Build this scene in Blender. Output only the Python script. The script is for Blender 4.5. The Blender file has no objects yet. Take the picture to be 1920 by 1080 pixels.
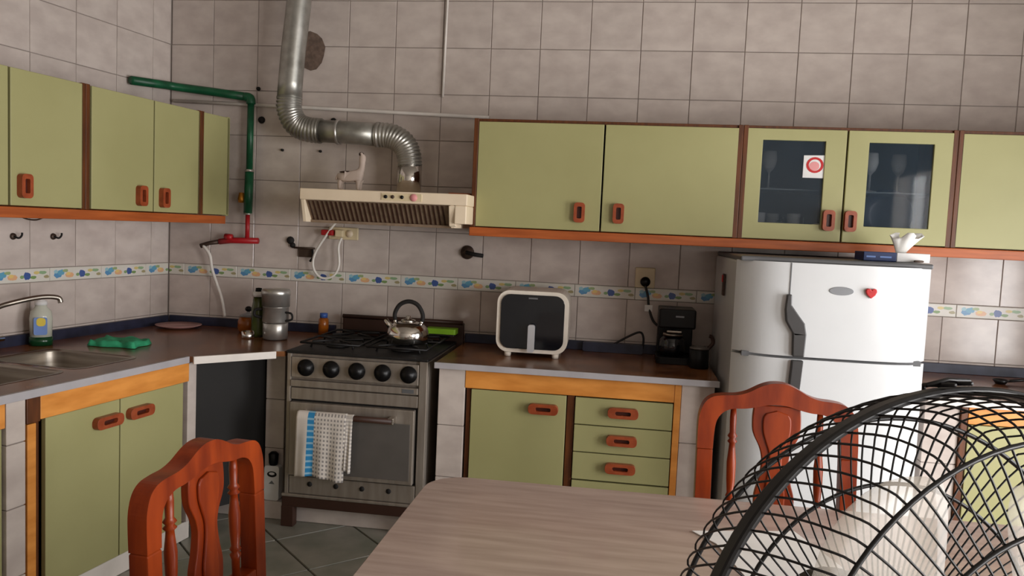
import bpy, bmesh, math, random
from mathutils import Vector, Matrix
from mathutils.geometry import tessellate_polygon
random.seed(7)
S = bpy.context.scene
COL = S.collection
PI = math.pi

# ------------------------------------------------------------------ camera
cam_d = bpy.data.cameras.new('camera'); cam = bpy.data.objects.new('camera', cam_d); COL.objects.link(cam)
cam_d.sensor_fit = 'HORIZONTAL'; cam_d.sensor_width = 36.0; cam_d.lens = 28.122; cam_d.clip_start = 0.02
_r, _u, _b = (0.989, 0.140, 0.044), (-0.054, 0.068, 0.996), (0.137, -0.988, 0.074)
_b = Vector(_b).normalized(); _r = (Vector(_r) - _b*Vector(_r).dot(_b)).normalized(); _u = _b.cross(_r)
cam.matrix_world = Matrix(((_r.x,_u.x,_b.x,2.307),(_r.y,_u.y,_b.y,-3.811),(_r.z,_u.z,_b.z,1.317),(0,0,0,1)))
S.camera = cam
S.view_settings.view_transform = 'Standard'; S.view_settings.look = 'None'
S.view_settings.gamma = 1.0; S.view_settings.use_curve_mapping = False
S.view_settings.exposure = 0.12
# ------------------------------------------------------------------ daylight: sky outside, door and window in the right wall
W = bpy.data.worlds.new('world'); S.world = W; W.use_nodes = True
W.node_tree.nodes['Background'].inputs[0].default_value = (0.75, 0.85, 1.0, 1); W.node_tree.nodes['Background'].inputs[1].default_value = 1.0
def area(name, loc, rot, sx, sy, power, col):
    d = bpy.data.lights.new(name, 'AREA'); d.shape = 'RECTANGLE'; d.size = sx; d.size_y = sy; d.energy = power; d.color = col
    o = bpy.data.objects.new(name, d); COL.objects.link(o); o.location = loc; o.rotation_euler = rot; return o
DOOR = area('door_daylight', (4.78, -1.84, 0.86), (0, math.radians(90), 0), 1.6, 1.2, 70, (1.0, 0.985, 0.97))
WIN = area('window_daylight', (4.78, -3.75, 1.3), (0, math.radians(90), 0), 1.3, 1.4, 98, (1.0, 0.975, 0.95))

# ------------------------------------------------------------------ materials
def lin(c):
    return tuple(((v/255.0)/12.92 if v/255.0 <= 0.04045 else (((v/255.0)+0.055)/1.055)**2.4) for v in c)
MATS = {}
def M(name, rgb, rough=0.5, metal=0.0, rgb2=None, scale=8.0, stretch=(1,1,1), bump=0.0, perobj=0.0, coat=0.0, trans=0.0, ior=1.45, alpha=1.0, detail=4.0, lo=0.35, hi=0.65, spec=None):
    m = bpy.data.materials.new(name); m.use_nodes = True; MATS[name] = m
    N, L = m.node_tree.nodes, m.node_tree.links
    b = N['Principled BSDF']
    b.inputs['Roughness'].default_value = rough; b.inputs['Metallic'].default_value = metal
    b.inputs['Coat Weight'].default_value = coat; b.inputs['Coat Roughness'].default_value = 0.08
    b.inputs['Transmission Weight'].default_value = trans; b.inputs['IOR'].default_value = ior; b.inputs['Alpha'].default_value = alpha
    if spec is not None: b.inputs['Specular IOR Level'].default_value = spec
    tc = N.new('ShaderNodeTexCoord'); oi = N.new('ShaderNodeObjectInfo')
    mu = N.new('ShaderNodeVectorMath'); mu.operation = 'SCALE'; L.new(oi.outputs['Location'], mu.inputs[0]); mu.inputs['Scale'].default_value = 3.7
    ad = N.new('ShaderNodeVectorMath'); ad.operation = 'ADD'; L.new(tc.outputs['Object'], ad.inputs[0]); L.new(mu.outputs[0], ad.inputs[1])
    mp = N.new('ShaderNodeMapping'); mp.inputs['Scale'].default_value = stretch; L.new(ad.outputs[0], mp.inputs['Vector'])
    nz = N.new('ShaderNodeTexNoise'); nz.inputs['Scale'].default_value = scale; nz.inputs['Detail'].default_value = detail; L.new(mp.outputs[0], nz.inputs['Vector'])
    if rgb2 is None: rgb2 = tuple(v*0.93 for v in rgb)
    cr = N.new('ShaderNodeValToRGB'); cr.color_ramp.elements[0].position = lo; cr.color_ramp.elements[1].position = hi
    cr.color_ramp.elements[0].color = (*lin(rgb2), 1); cr.color_ramp.elements[1].color = (*lin(rgb), 1)
    L.new(nz.outputs['Fac'], cr.inputs['Fac'])
    out = cr.outputs['Color']
    if perobj:
        hs = N.new('ShaderNodeHueSaturation'); L.new(out, hs.inputs['Color'])
        mr = N.new('ShaderNodeMapRange'); mr.inputs['To Min'].default_value = 1-perobj; mr.inputs['To Max'].default_value = 1+perobj
        L.new(oi.outputs['Random'], mr.inputs['Value']); L.new(mr.outputs[0], hs.inputs['Value']); out = hs.outputs['Color']
    L.new(out, b.inputs['Base Color'])
    if bump:
        bp = N.new('ShaderNodeBump'); bp.inputs['Strength'].default_value = bump; bp.inputs['Distance'].default_value = 0.01
        L.new(nz.outputs['Fac'], bp.inputs['Height']); L.new(bp.outputs[0], b.inputs['Normal'])
    return m
M('tile', (204,192,184), 0.15, rgb2=(188,175,168), scale=9, perobj=0.03, stretch=(1,1,1.6), detail=6)
M('grout', (142,131,124), 0.8)
M('plaster', (205,198,190), 0.8)
M('ceiling_paint', (172,164,154), 0.85)
M('patch', (120,100,88), 0.9, rgb2=(98,82,72), scale=40, bump=0.4)
M('floor_tile', (150,145,136), 0.3, rgb2=(122,124,112), scale=6, perobj=0.05)
M('floor_grout', (72,68,62), 0.8)
M('green', (164,160,112), 0.45, rgb2=(158,154,106), scale=3)
M('brown', (100,52,16), 0.45, rgb2=(76,38,10), scale=12, stretch=(6,6,0.6))
M('rail_wood', (178,92,40), 0.45, rgb2=(152,74,28), scale=10, stretch=(0.5,6,6))
M('apron_wood', (228,152,72), 0.4, rgb2=(206,130,54), scale=5, stretch=(1.2,6,5))
M('handle', (160,76,42), 0.35, rgb2=(138,60,30), scale=30)
M('handle_dark', (70,24,12), 0.4)
M('counter', (150,98,60), 0.24, rgb2=(78,42,22), scale=7, perobj=0.0, detail=8, lo=0.3, hi=0.75)
M('counter_edge', (176,172,176), 0.35)
M('white_edge', (226,218,210), 0.4)
M('navy_strip', (46,48,68), 0.4, rgb2=(36,38,54), scale=20)
M('steel', (176,168,158), 0.36, 1.0, rgb2=(150,142,132), scale=4, stretch=(1,1,14))
M('stove_steel', (166,156,146), 0.4, 0.6, rgb2=(148,138,128), scale=5, stretch=(8,1,1))
M('chrome', (225,220,214), 0.12, 1.0)
M('alu', (196,192,186), 0.3, 0.75, rgb2=(160,156,150), scale=10)
M('duct', (186,184,178), 0.36, 0.8, rgb2=(140,138,130), scale=9)
M('black', (13,12,13), 0.35, spec=0.3)
M('matte_black', (24,21,20), 0.75)
M('iron', (26,22,22), 0.55, rgb2=(16,14,14), scale=30)
M('dark_glass', (16,18,24), 0.06, coat=0.3)
M('oven_glass', (112,107,103), 0.16, 0.3)
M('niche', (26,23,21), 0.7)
M('dark_brown', (58,34,24), 0.5)
M('cream', (232,214,188), 0.4, rgb2=(222,203,176), scale=6)
M('hood_filter', (150,128,106), 0.5, 0.2, rgb2=(126,106,88), scale=30)
M('white_plastic', (236,234,230), 0.3)
M('fridge_white', (204,205,206), 0.25, rgb2=(202,203,204))
M('fridge_grey', (92,92,94), 0.4)
M('badge', (128,130,134), 0.3, 0.6)
M('red', (190,22,26), 0.35)
M('pipe_green', (22,92,58), 0.4, rgb2=(16,70,44), scale=20)
M('pipe_red', (170,26,32), 0.4)
M('brass', (196,128,40), 0.35, 0.6)
M('old_metal', (78,62,52), 0.5, 0.5)
M('ivory', (226,208,170), 0.4)
M('llama', (196,178,166), 0.6)
M('cord_white', (232,226,218), 0.4)
M('cord_black', (22,20,20), 0.5)
M('cloth_green', (58,170,122), 0.85, rgb2=(44,146,102), scale=25, bump=0.3)
M('plate_pink', (206,158,152), 0.3)
M('soap', (196,196,182), 0.15)
M('fryer_cream', (242,232,218), 0.35)
M('fryer_handle', (206,206,210), 0.3, 0.3)
M('soap_green', (18,62,34), 0.2)
M('label_yellow', (222,196,70), 0.5)
M('label_white', (228,226,224), 0.5)
M('label_blue', (110,140,200), 0.5)
M('amber', (176,96,26), 0.15, trans=0.2)
M('blue_cap', (60,96,170), 0.4)
M('olive_glass', (88,98,46), 0.12, trans=0.35)
M('lime', (136,190,40), 0.45)
M('wood_red', (150,58,16), 0.32, rgb2=(112,36,8), scale=5, stretch=(4,4,0.6), coat=0.04, spec=0.35)
M('table_top', (188,166,154), 0.2, rgb2=(168,146,136), scale=7, stretch=(0.6,5,5), detail=8, coat=0.2)
M('table_edge', (132,112,102), 0.5)
M('fan_black', (18,16,18), 0.4)
M('blade', (226,216,202), 0.35, alpha=0.34)
M('paper', (236,232,228), 0.7)
M('navy_box', (24,44,92), 0.5)
M('tissue', (240,238,234), 0.9)
M('clear_glass', (235,240,245), 0.05, alpha=0.14)
M('smoke_glass', (140,155,165), 0.04, alpha=0.35)
M('pane', (70,84,96), 0.04, alpha=0.22)
M('cab_inside', (132,112,96), 0.6)
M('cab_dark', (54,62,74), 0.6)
M('handle_grey', (58,56,56), 0.4)
M('pink', (226,150,150), 0.5)
M('leaf_blue', (70,84,120), 0.3)

def border_mat():
    m = bpy.data.materials.new('border_tile'); m.use_nodes = True; N, L = m.node_tree.nodes, m.node_tree.links
    b = N['Principled BSDF']; b.inputs['Roughness'].default_value = 0.3
    tc = N.new('ShaderNodeTexCoord')
    nz = N.new('ShaderNodeTexNoise'); nz.inputs['Scale'].default_value = 60; L.new(tc.outputs['Object'], nz.inputs['Vector'])
    col = None
    base = N.new('ShaderNodeRGB'); base.outputs[0].default_value = (*lin((214,210,200)), 1); col = base.outputs[0]
    blobs = [(-0.092,0.004,0.045,0.019,(214,210,204)),(-0.10,-0.002,0.020,0.013,(86,142,186)),(-0.085,0.006,0.016,0.011,(96,160,190)),(-0.112,0.010,0.010,0.007,(150,190,200)),
             (-0.04,-0.006,0.022,0.010,(222,172,130)),(-0.045,0.000,0.010,0.007,(226,196,120)),(0.035,0.0,0.045,0.018,(216,212,206)),(0.03,-0.002,0.016,0.014,(62,88,150)),
             (0.060,-0.009,0.013,0.006,(120,150,90)),(0.005,-0.006,0.010,0.006,(130,160,110)),(0.105,0.010,0.016,0.006,(140,170,130)),(0.125,-0.008,0.012,0.006,(160,150,110)),
             (-0.06,0.013,0.013,0.006,(150,170,120)),(0.075,0.010,0.012,0.006,(210,190,120))]
    for cx, cy, rx, ry, c in blobs:
        mp = N.new('ShaderNodeMapping'); mp.vector_type = 'TEXTURE'; mp.inputs['Location'].default_value = (cx,0,cy); mp.inputs['Scale'].default_value = (rx,1.0,ry)
        L.new(tc.outputs['Object'], mp.inputs['Vector'])
        ln = N.new('ShaderNodeVectorMath'); ln.operation = 'LENGTH'; L.new(mp.outputs[0], ln.inputs[0])
        ad = N.new('ShaderNodeMath'); ad.operation = 'ADD'; L.new(ln.outputs['Value'], ad.inputs[0]); L.new(nz.outputs['Fac'], ad.inputs[1])
        lt = N.new('ShaderNodeMath'); lt.operation = 'LESS_THAN'; L.new(ad.outputs[0], lt.inputs[0]); lt.inputs[1].default_value = 1.62
        mx = N.new('ShaderNodeMix'); mx.data_type = 'RGBA'; L.new(lt.outputs[0], mx.inputs['Factor']); L.new(col, mx.inputs[6]); mx.inputs[7].default_value = (*lin(c), 1)
        col = mx.outputs[2]
    L.new(col, b.inputs['Base Color']); MATS['border'] = m
border_mat()

# ------------------------------------------------------------------ mesh helpers
class MB:
    def __init__(s): s.v = []; s.f = []; s.m = []; s.sm = []
    def add(s, vs, fs, mi=0, sm=False):
        o = len(s.v); s.v += [tuple(p) for p in vs]
        for f in fs: s.f.append([i+o for i in f]); s.m.append(mi); s.sm.append(sm)
        return s
    def box(s, x0,x1,y0,y1,z0,z1, mi=0):
        return s.add([(x0,y0,z0),(x1,y0,z0),(x1,y1,z0),(x0,y1,z0),(x0,y0,z1),(x1,y0,z1),(x1,y1,z1),(x0,y1,z1)],
                     [(0,3,2,1),(4,5,6,7),(0,1,5,4),(1,2,6,5),(2,3,7,6),(3,0,4,7)], mi)
    def cbox(s, x0,x1,y0,y1,z0,z1, c, mi=0):   # box whose -y face is chamfered by c
        return s.add([(x0,y1,z0),(x1,y1,z0),(x1,y1,z1),(x0,y1,z1),(x0,y0+c,z0),(x1,y0+c,z0),(x1,y0+c,z1),(x0,y0+c,z1),(x0+c,y0,z0+c),(x1-c,y0,z0+c),(x1-c,y0,z1-c),(x0+c,y0,z1-c)],
                     [(0,3,2,1),(0,1,5,4),(1,2,6,5),(2,3,7,6),(3,0,4,7),(4,5,9,8),(5,6,10,9),(6,7,11,10),(7,4,8,11),(8,9,10,11)], mi)
    def lathe(s, prof, c=(0,0,0), n=24, mi=0, axis='z', sx=1.0, sy=1.0):
        vs = []; fs = []
        for r, h in prof:
            for k in range(n):
                a = 2*PI*k/n; x, y = r*math.cos(a)*sx, r*math.sin(a)*sy
                p = (x,y,h) if axis == 'z' else ((x,-h,y) if axis == 'y' else (h,x,y))
                vs.append((p[0]+c[0],p[1]+c[1],p[2]+c[2]))
        for i in range(len(prof)-1):
            for k in range(n):
                k2 = (k+1) % n; fs.append((i*n+k, i*n+k2, (i+1)*n+k2, (i+1)*n+k))
        s.add(vs, fs, mi, True)
        o = len(vs)
        if prof[0][0] > 1e-5: s.add(vs[:n], [tuple(range(n))[::-1]], mi)
        if prof[-1][0] > 1e-5: s.add(vs[-n:], [tuple(range(n))], mi)
        return s
    def tube(s, pts, r, n=8, mi=0, closed=False, sm=True):
        P = [Vector(p) for p in pts]; rs = r if isinstance(r, (list,tuple)) else [r]*len(P)
        K = len(P); T = []
        for i in range(K):
            a = P[(i-1) % K] if (i > 0 or closed) else P[i]; b = P[(i+1) % K] if (i < K-1 or closed) else P[i]
            T.append((b-a).normalized())
        up = Vector((0,0,1)) if abs(T[0].z) < 0.9 else Vector((1,0,0))
        nr = (up - T[0]*up.dot(T[0])).normalized(); vs = []; fs = []
        for i in range(K):
            nr = (nr - T[i]*nr.dot(T[i])).normalized(); bi = T[i].cross(nr)
            for k in range(n):
                a = 2*PI*k/n; vs.append(P[i] + (nr*math.cos(a)+bi*math.sin(a))*rs[i])
        for i in range(K if closed else K-1):
            j = (i+1) % K
            for k in range(n):
                k2 = (k+1) % n; fs.append((i*n+k, j*n+k, j*n+k2, i*n+k2))
        if not closed: fs += [tuple(range(n)), tuple(range((K-1)*n, K*n))[::-1]]
        return s.add(vs, fs, mi, sm)
    def prism(s, loops, a, b, plane='xy', mi=0, mi_side=None):
        # loops: outer, holes (2d). plane xy -> extrude z a..b; xz -> extrude y a..b; yz -> extrude x a..b
        def p3(p, h): return (p[0],p[1],h) if plane == 'xy' else ((p[0],h,p[1]) if plane == 'xz' else (h,p[0],p[1]))
        flat = [p for l in loops for p in l]; n = len(flat)
        tri = tessellate_polygon([[Vector((p[0],p[1],0)) for p in l] for l in loops])
        vs = [p3(p,a) for p in flat] + [p3(p,b) for p in flat]
        s.add(vs, [tuple(t) for t in tri] + [tuple(i+n for i in t[::-1]) for t in tri], mi)
        o = 0; fs = []
        for l in loops:
            K = len(l)
            for i in range(K): j = (i+1) % K; fs.append((o+i, o+j, o+j+n, o+i+n))
            o += K
        return s.add(vs, fs, mi if mi_side is None else mi_side)
    def sphere(s, c, rx, ry, rz, n=14, m=8, mi=0):
        vs = []; fs = []
        for i in range(m+1):
            t = PI*i/m
            for k in range(n):
                a = 2*PI*k/n; vs.append((c[0]+rx*math.sin(t)*math.cos(a), c[1]+ry*math.sin(t)*math.sin(a), c[2]-rz*math.cos(t)))
        for i in range(m):
            for k in range(n): fs.append((i*n+k, i*n+(k+1)%n, (i+1)*n+(k+1)%n, (i+1)*n+k))
        return s.add(vs, fs, mi, True)
    def mesh(s, name, mats):
        me = bpy.data.meshes.new(name); me.from_pydata(s.v, [], s.f)
        for q in mats: me.materials.append(MATS[q])
        me.polygons.foreach_set('material_index', s.m); me.polygons.foreach_set('use_smooth', s.sm)
        bm = bmesh.new(); bm.from_mesh(me); bmesh.ops.remove_doubles(bm, verts=bm.verts, dist=1e-6); bmesh.ops.recalc_face_normals(bm, faces=bm.faces); bm.to_mesh(me); bm.free()
        me.update(); return me
    def build(s, name, mats, parent=None, bev=0.0, seg=2, loc=None, rz=0.0, **tags):
        if isinstance(mats, str): mats = [mats]
        return put(name, s.mesh(name, mats), parent, bev, seg, loc, rz, **tags)
def put(name, me, parent=None, bev=0.0, seg=2, loc=None, rz=0.0, **tags):
    o = bpy.data.objects.new(name, me); COL.objects.link(o); o.parent = parent
    if loc: o.location = loc
    if rz: o.rotation_euler = (0,0,rz)
    if bev:
        b = o.modifiers.new('bevel', 'BEVEL'); b.width = bev; b.segments = seg; b.limit_method = 'ANGLE'; b.angle_limit = math.radians(40)
        b.harden_normals = False
    for k, v in tags.items(): o[k] = v
    return o
def T(name, label, cat, loc=(0,0,0), rz=0.0, group=None):
    o = bpy.data.objects.new(name, None); COL.objects.link(o); o.location = loc; o.rotation_euler = (0,0,rz); o.empty_display_size = 0.05
    o['label'] = label; o['category'] = cat
    if group: o['group'] = group
    return o
def bx(name, mat, parent, x0,x1,y0,y1,z0,z1, bev=0.002, **k): return MB().box(x0,x1,y0,y1,z0,z1).build(name, mat, parent, bev, **k)
def rrect(x0,x1,y0,y1,r,n=5):
    out = []
    for cx, cy, a0 in ((x1-r,y1-r,0),(x0+r,y1-r,90),(x0+r,y0+r,180),(x1-r,y0+r,270)):
        for k in range(n+1):
            a = math.radians(a0+90*k/n); out.append((cx+r*math.cos(a), cy+r*math.sin(a)))
    return out
def ell(cx,cy,rx,ry,n=20): return [(cx+rx*math.cos(2*PI*k/n), cy+ry*math.sin(2*PI*k/n)) for k in range(n)]
def smooth(pts, n=6):
    P = [Vector(p) for p in pts]; out = []
    for i in range(len(P)-1):
        a, b, c, d = P[max(i-1,0)], P[i], P[i+1], P[min(i+2,len(P)-1)]
        for k in range(n):
            t = k/n; out.append(0.5*((2*b)+(c-a)*t+(2*a-5*b+4*c-d)*t*t+(3*b-a-3*c+d)*t**3))
    out.append(P[-1]); return out

# left wall frame: local x = -s (s runs from the corner towards the camera), local y = -n (n = distance from the wall)
LA = math.radians(81.98)
_LD = (-0.1395, -0.9902); _LN = (0.9902, -0.1395)
def LW(s, n, z=0.0): return Vector((_LD[0]*s+_LN[0]*n, _LD[1]*s+_LN[1]*n, z))

# ------------------------------------------------------------------ structure
TW, TH, Z0 = 0.234, 0.22, 2.383
CEIL, XR, YF = 2.75, 4.62, -4.9
FL = MB().box(-1.2,XR+0.1,YF-0.1,0.1,-0.12,-0.006).build('floor', 'floor_grout', kind='structure', label='grey ceramic tile floor laid on the diagonal')
CE = MB().box(-1.2,XR+0.1,YF-0.1,0.1,CEIL,CEIL+0.1).build('ceiling', 'ceiling_paint', kind='structure', label='plain off-white ceiling above the kitchen')
WB = MB().box(-0.3,XR+0.1,0.004,0.12,-0.1,CEIL).build('wall_back', 'grout', kind='structure', label='tiled back wall behind the stove and fridge')
WL = MB().box(-5.2,0.15,0.004,0.12,-0.1,CEIL).build('wall_left', 'grout', rz=LA, kind='structure', label='tiled left wall behind the sink')
wr = MB()
DY0, DY1, DZ = -2.46, -1.22, 2.0
WY0, WY1, WZ0, WZ1 = -4.45, -3.05, 0.65, 1.95
wr.box(XR,XR+0.1,YF,WY0,0,CEIL).box(XR,XR+0.1,WY1,DY0,0,CEIL).box(XR,XR+0.1,WY0,WY1,0,WZ0).box(XR,XR+0.1,WY0,WY1,WZ1,CEIL)
wr.box(XR,XR+0.1,DY1,0,0,CEIL).box(XR,XR+0.1,DY0,DY1,DZ,CEIL)
wr.build('wall_right', 'plaster', kind='structure', label='plain right wall with the open doorway and a window')
MB().box(-1.2,XR,YF-0.1,YF,0,CEIL).build('wall_front', 'plaster', kind='structure', label='plain wall behind the viewer')
wfr = MB().box(XR-0.01,XR+0.11,WY0,WY0+0.05,WZ0,WZ1).box(XR-0.01,XR+0.11,WY1-0.05,WY1,WZ0,WZ1).box(XR-0.01,XR+0.11,WY0,WY1,WZ0,WZ0+0.05).box(XR-0.01,XR+0.11,WY0,WY1,WZ1-0.05,WZ1).box(XR+0.02,XR+0.06,-3.77,-3.73,WZ0,WZ1)
wfr.build('window_1','white_edge',kind='structure',label='white framed window in the right wall')
df = MB().box(XR-0.02,XR+0.12,DY0-0.06,DY0,0,DZ+0.06).box(XR-0.02,XR+0.12,DY1,DY1+0.06,0,DZ+0.06).box(XR-0.02,XR+0.12,DY0,DY1,DZ,DZ+0.06)
df.build('trim_1', 'white_edge', kind='structure', label='painted frame around the open doorway')
tcache = {}
def tile_mesh(w, h, mat):
    k = (round(w,3), round(h,3), mat)
    if k not in tcache:
        tcache[k] = MB().cbox(-w/2,w/2,0,0.008,-h/2,h/2,0.0016).mesh('tile', [mat])
    return tcache[k]
def tile_wall(parent, xs, rows, g=0.0028):
    for z1, z0 in rows:
        for a, b in zip(xs[:-1], xs[1:]):
            if b-a < 0.02: continue
            put('tile', tile_mesh(b-a-g, z1-z0-g, 'tile'), parent, loc=((a+b)/2, random.uniform(-0.0006,0.0006), (z0+z1)/2)).rotation_euler = (random.uniform(-0.004,0.004),0,random.uniform(-0.004,0.004))
def border_row(parent, x0, x1, z0, z1, off):
    w = 0.285; x = x0 - off
    while x < x1:
        a, b = max(x,x0), min(x+w,x1)
        if b-a > 0.03:
            k = ('border', round(a-x,3), round(b-x,3))
            if k not in tcache: tcache[k] = MB().cbox(a-x-w/2+0.001,b-x-w/2-0.001,0,0.009,-(z1-z0)/2+0.0012,(z1-z0)/2-0.0012,0.0015).mesh('border_tile', ['border'])
            put('border_tile', tcache[k], parent, loc=(x+w/2, -0.001, (z0+z1)/2))
        x += w
BT, BB = 1.066, 1.008
rows = [(CEIL,2.603)] + [(Z0+TH-i*TH, Z0-i*TH) for i in range(7)]; rows[-1] = (rows[-1][0], BT)
low = [(BB, BB-0.2), (BB-0.2, BB-0.42), (BB-0.42, BB-0.64), (BB-0.64, BB-0.86), (BB-0.86, 0.0)]
xs = [0.0] + [1.628+TW*k for k in range(-6,13)] ; xs[-1] = XR
tile_wall(WB, xs, rows + low)
border_row(WB, 0.0, XR, BB, BT, 0.20)
lxs = [-(0.13+TW*k) for k in range(14,-1,-1)] + [-0.005]
lrows = [r for r in rows]
tile_wall(WL, lxs, lrows + low[:2])
border_row(WL, -3.2, -0.005, BB, BT, 0.10)
MB().add([(x,-0.0035,z) for x,z in [(0.70,2.06),(0.735,2.045),(0.765,2.052),(0.792,2.085),(0.802,2.12),(0.808,2.16),(0.79,2.20),(0.765,2.222),(0.73,2.235),(0.70,2.23)]], [tuple(range(10))]).build('broken_patch', 'patch', WB)
# floor tiles, on the diagonal
fs = 0.335; ftm = MB().add([(-fs/2+.003,-fs/2+.003,-.01),(fs/2-.003,-fs/2+.003,-.01),(fs/2-.003,fs/2-.003,-.01),(-fs/2+.003,fs/2-.003,-.01),(-fs/2+.005,-fs/2+.005,0),(fs/2-.005,-fs/2+.005,0),(fs/2-.005,fs/2-.005,0),(-fs/2+.005,fs/2-.005,0)],
     [(4,5,6,7),(0,1,5,4),(1,2,6,5),(2,3,7,6),(3,0,4,7)]).mesh('tile', ['floor_tile'])
c45 = math.sqrt(0.5); ox, oy = 0.956, -0.771
for i in range(-14,15):
    for j in range(-14,15):
        x = ox + ((i+0.5)-(j+0.5))*fs*c45; y = oy + ((i+0.5)+(j+0.5))*fs*c45
        if -0.7 < x < XR-0.15 and -4.6 < y < -0.02: put('tile', ftm, FL, loc=(x,y,0), rz=PI/4)

# ------------------------------------------------------------------ cabinet parts
hcache = {}
def handle(parent, x, y, z, vertical=True, mat=0):
    k = vertical
    if k not in hcache:
        w, h = (0.046, 0.084) if vertical else (0.122, 0.042)
        m = MB(); o = rrect(-w/2,w/2,-h/2,h/2,0.014 if vertical else 0.017,4); i = rrect(-w/2+0.013,w/2-0.013,-h/2+0.017,h/2-0.017,0.005,3) if vertical else rrect(-w/2+0.03,w/2-0.03,-h/2+0.013,h/2-0.013,0.006,3)
        m.prism([o,i], -0.024, 0, 'xz'); m.prism([i], -0.009, -0.001, 'xz', mi=1)
        hcache[k] = m.mesh('handle', ['handle','handle_dark'])
    return put('handle', hcache[k], parent, 0.004, 2, (x,y,z))
def door(parent, x0,x1,z0,z1,y, hx=None, hz=None, vertical=True, name='door', mat='green', t=0.018):
    d = bx(name, mat, parent, x0+0.0015,x1-0.0015,y-t,y,z0+0.0015,z1-0.0015, 0.002)
    if hx is not None: handle(d, hx, y-t, hz, vertical)
    return d
def wall_cabinet(label, x0, x1, z0, z1, depth, doors, rz=0.0, group=None, side=('brown','brown'), hollow=False):
    c = T('wall_cabinet', label, 'cabinet', (0,0,0), rz, group)
    t = 0.02; g = 0.006
    bx('side_panel', side[0], c, x0, x0+t, -depth, -g, z0, z1); bx('side_panel', side[1], c, x1-t, x1, -depth, -g, z0, z1)
    tg = 0.012 if rz == 0 else 0.002
    bx('top_panel', 'brown', c, x0+t, x1-t, -depth+(0.01 if rz == 0 else 0.021), -g, z1-0.016, z1)
    bx('bottom_panel', 'brown', c, x0+t, x1-t, -depth+0.022, -g, z0, z0+0.016)
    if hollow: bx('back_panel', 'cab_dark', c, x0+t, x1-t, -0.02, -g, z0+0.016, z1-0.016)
    else: bx('back_panel', 'brown', c, x0+t, x1-t, -0.02, -g, z0+0.016, z1-0.016)
    for d in doors: door(c, d[0], d[1], z0+0.002, z1-tg, -depth+0.018, d[2], d[3])
    return c
UZ0, UZ1, UD = 1.318, 1.782, 0.40
wall_cabinet('two-door green wall cabinet beside the range hood', 1.640, 2.762, UZ0, UZ1, UD, [(1.660,2.196,2.108,1.397),(2.200,2.746,2.272,1.399)])
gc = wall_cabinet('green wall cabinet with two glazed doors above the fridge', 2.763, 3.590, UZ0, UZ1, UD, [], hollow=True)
wall_cabinet('green wall cabinet at the right edge, past the glazed cabinet', 3.591, 4.42, UZ0, UZ1, UD, [(3.604,4.006,3.965,1.40),(4.009,4.408,4.05,1.40)])
bx('glass_shelf', 'smoke_glass', gc, 2.784, 3.570, -0.33, -0.03, 1.527, 1.533, 0)
bx('mullion', 'brown', gc, 3.160, 3.178, -0.375, -0.02, 1.334, 1.766)
for x0, x1, hx, gx0, gx1 in ((2.778,3.170,3.116,2.842,3.088),(3.174,3.574,3.200,3.256,3.502)):
    m = MB().prism([[(x0+.0015,UZ0+.0035),(x1-.0015,UZ0+.0035),(x1-.0015,UZ1-.012),(x0+.0015,UZ1-.012)],[(gx0,1.388),(gx1,1.388),(gx1,1.724),(gx0,1.724)]], -UD, -UD+0.018, 'xz')
    d = m.build('door', 'green', gc, 0.002); handle(d, hx, -UD, 1.406, True)
    bx('pane', 'pane', d, gx0-0.004, gx1+0.004, -UD+0.006, -UD+0.010, 1.384, 1.728, 0)
MB().box(1.636,4.42,-0.404,-0.006,1.279,1.317).build('valance_board', 'rail_wood', None, 0.003, label='long orange-brown board under the back wall cabinets', category='board')
# left wall cabinets (local frame: x=-s)
wall_cabinet('green wall cabinet nearest the left edge, above the wall hooks', -1.72, -0.958, UZ0, UZ1+0.01, UD, [(-1.71,-1.290,-1.64,1.39),(-1.284,-0.968,-1.235,1.39)], LA, side=('brown','brown'))
wall_cabinet('two-door green wall cabinet in the middle of the left wall', -0.957, -0.285, UZ0, UZ1+0.01, UD, [(-0.930,-0.592,-0.672,1.385),(-0.588,-0.290,-0.536,1.383)], LA)
wall_cabinet('narrow green wall cabinet in the corner beside the gas pipe', -0.284, -0.072, UZ0, UZ1+0.01, UD, [(-0.272,-0.072,None,None)], LA, side=('brown','green'))
MB().box(-1.76,-0.10,-0.404,-0.006,1.279,1.317).build('valance_board', 'rail_wood', None, 0.003, rz=LA, label='orange-brown board under the left wall cabinets', category='board')

# ------------------------------------------------------------------ things inside the glazed cabinet
def tumbler(x, y, z, r, h, label, grp, mat='clear_glass'):
    MB().lathe([(r*0.8,0),(r,h),(r-0.003,h),(r*0.8-0.003,0.006),(0,0.006)], n=16).build('glass', mat, None, loc=(x,y,z), label=label, category='glass', group=grp)
G = 'glassware in the glazed cabinet'
for i, (x,y) in enumerate(((2.86,-0.30),(2.93,-0.22),(3.0,-0.31))): tumbler(x,y,1.336,0.028,0.095, ['clear tumbler at left on the lower cabinet shelf','clear tumbler behind the others on the lower cabinet shelf','clear tumbler beside the dark cup on the lower cabinet shelf'][i], G)
for i, (x,y) in enumerate(((2.90,-0.24),(3.30,-0.28),(3.42,-0.25))):
    MB().lathe([(0.028,0),(0.028,0.003),(0.004,0.008),(0.004,0.07),(0.022,0.09),(0.031,0.12),(0.027,0.16),(0.025,0.16),(0.029,0.12),(0.02,0.092),(0,0.088)], n=18).build('wine_glass','clear_glass',None,loc=(x,y,1.5345),
        label=['stemmed glass behind the left cabinet pane','stemmed glass at left behind the right cabinet pane','stemmed glass at right behind the right cabinet pane'][i], category='glass', group=G)
k = T('cup','dark cup behind the white card in the glazed cabinet','cup',(3.02,-0.20,1.3345))
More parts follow.
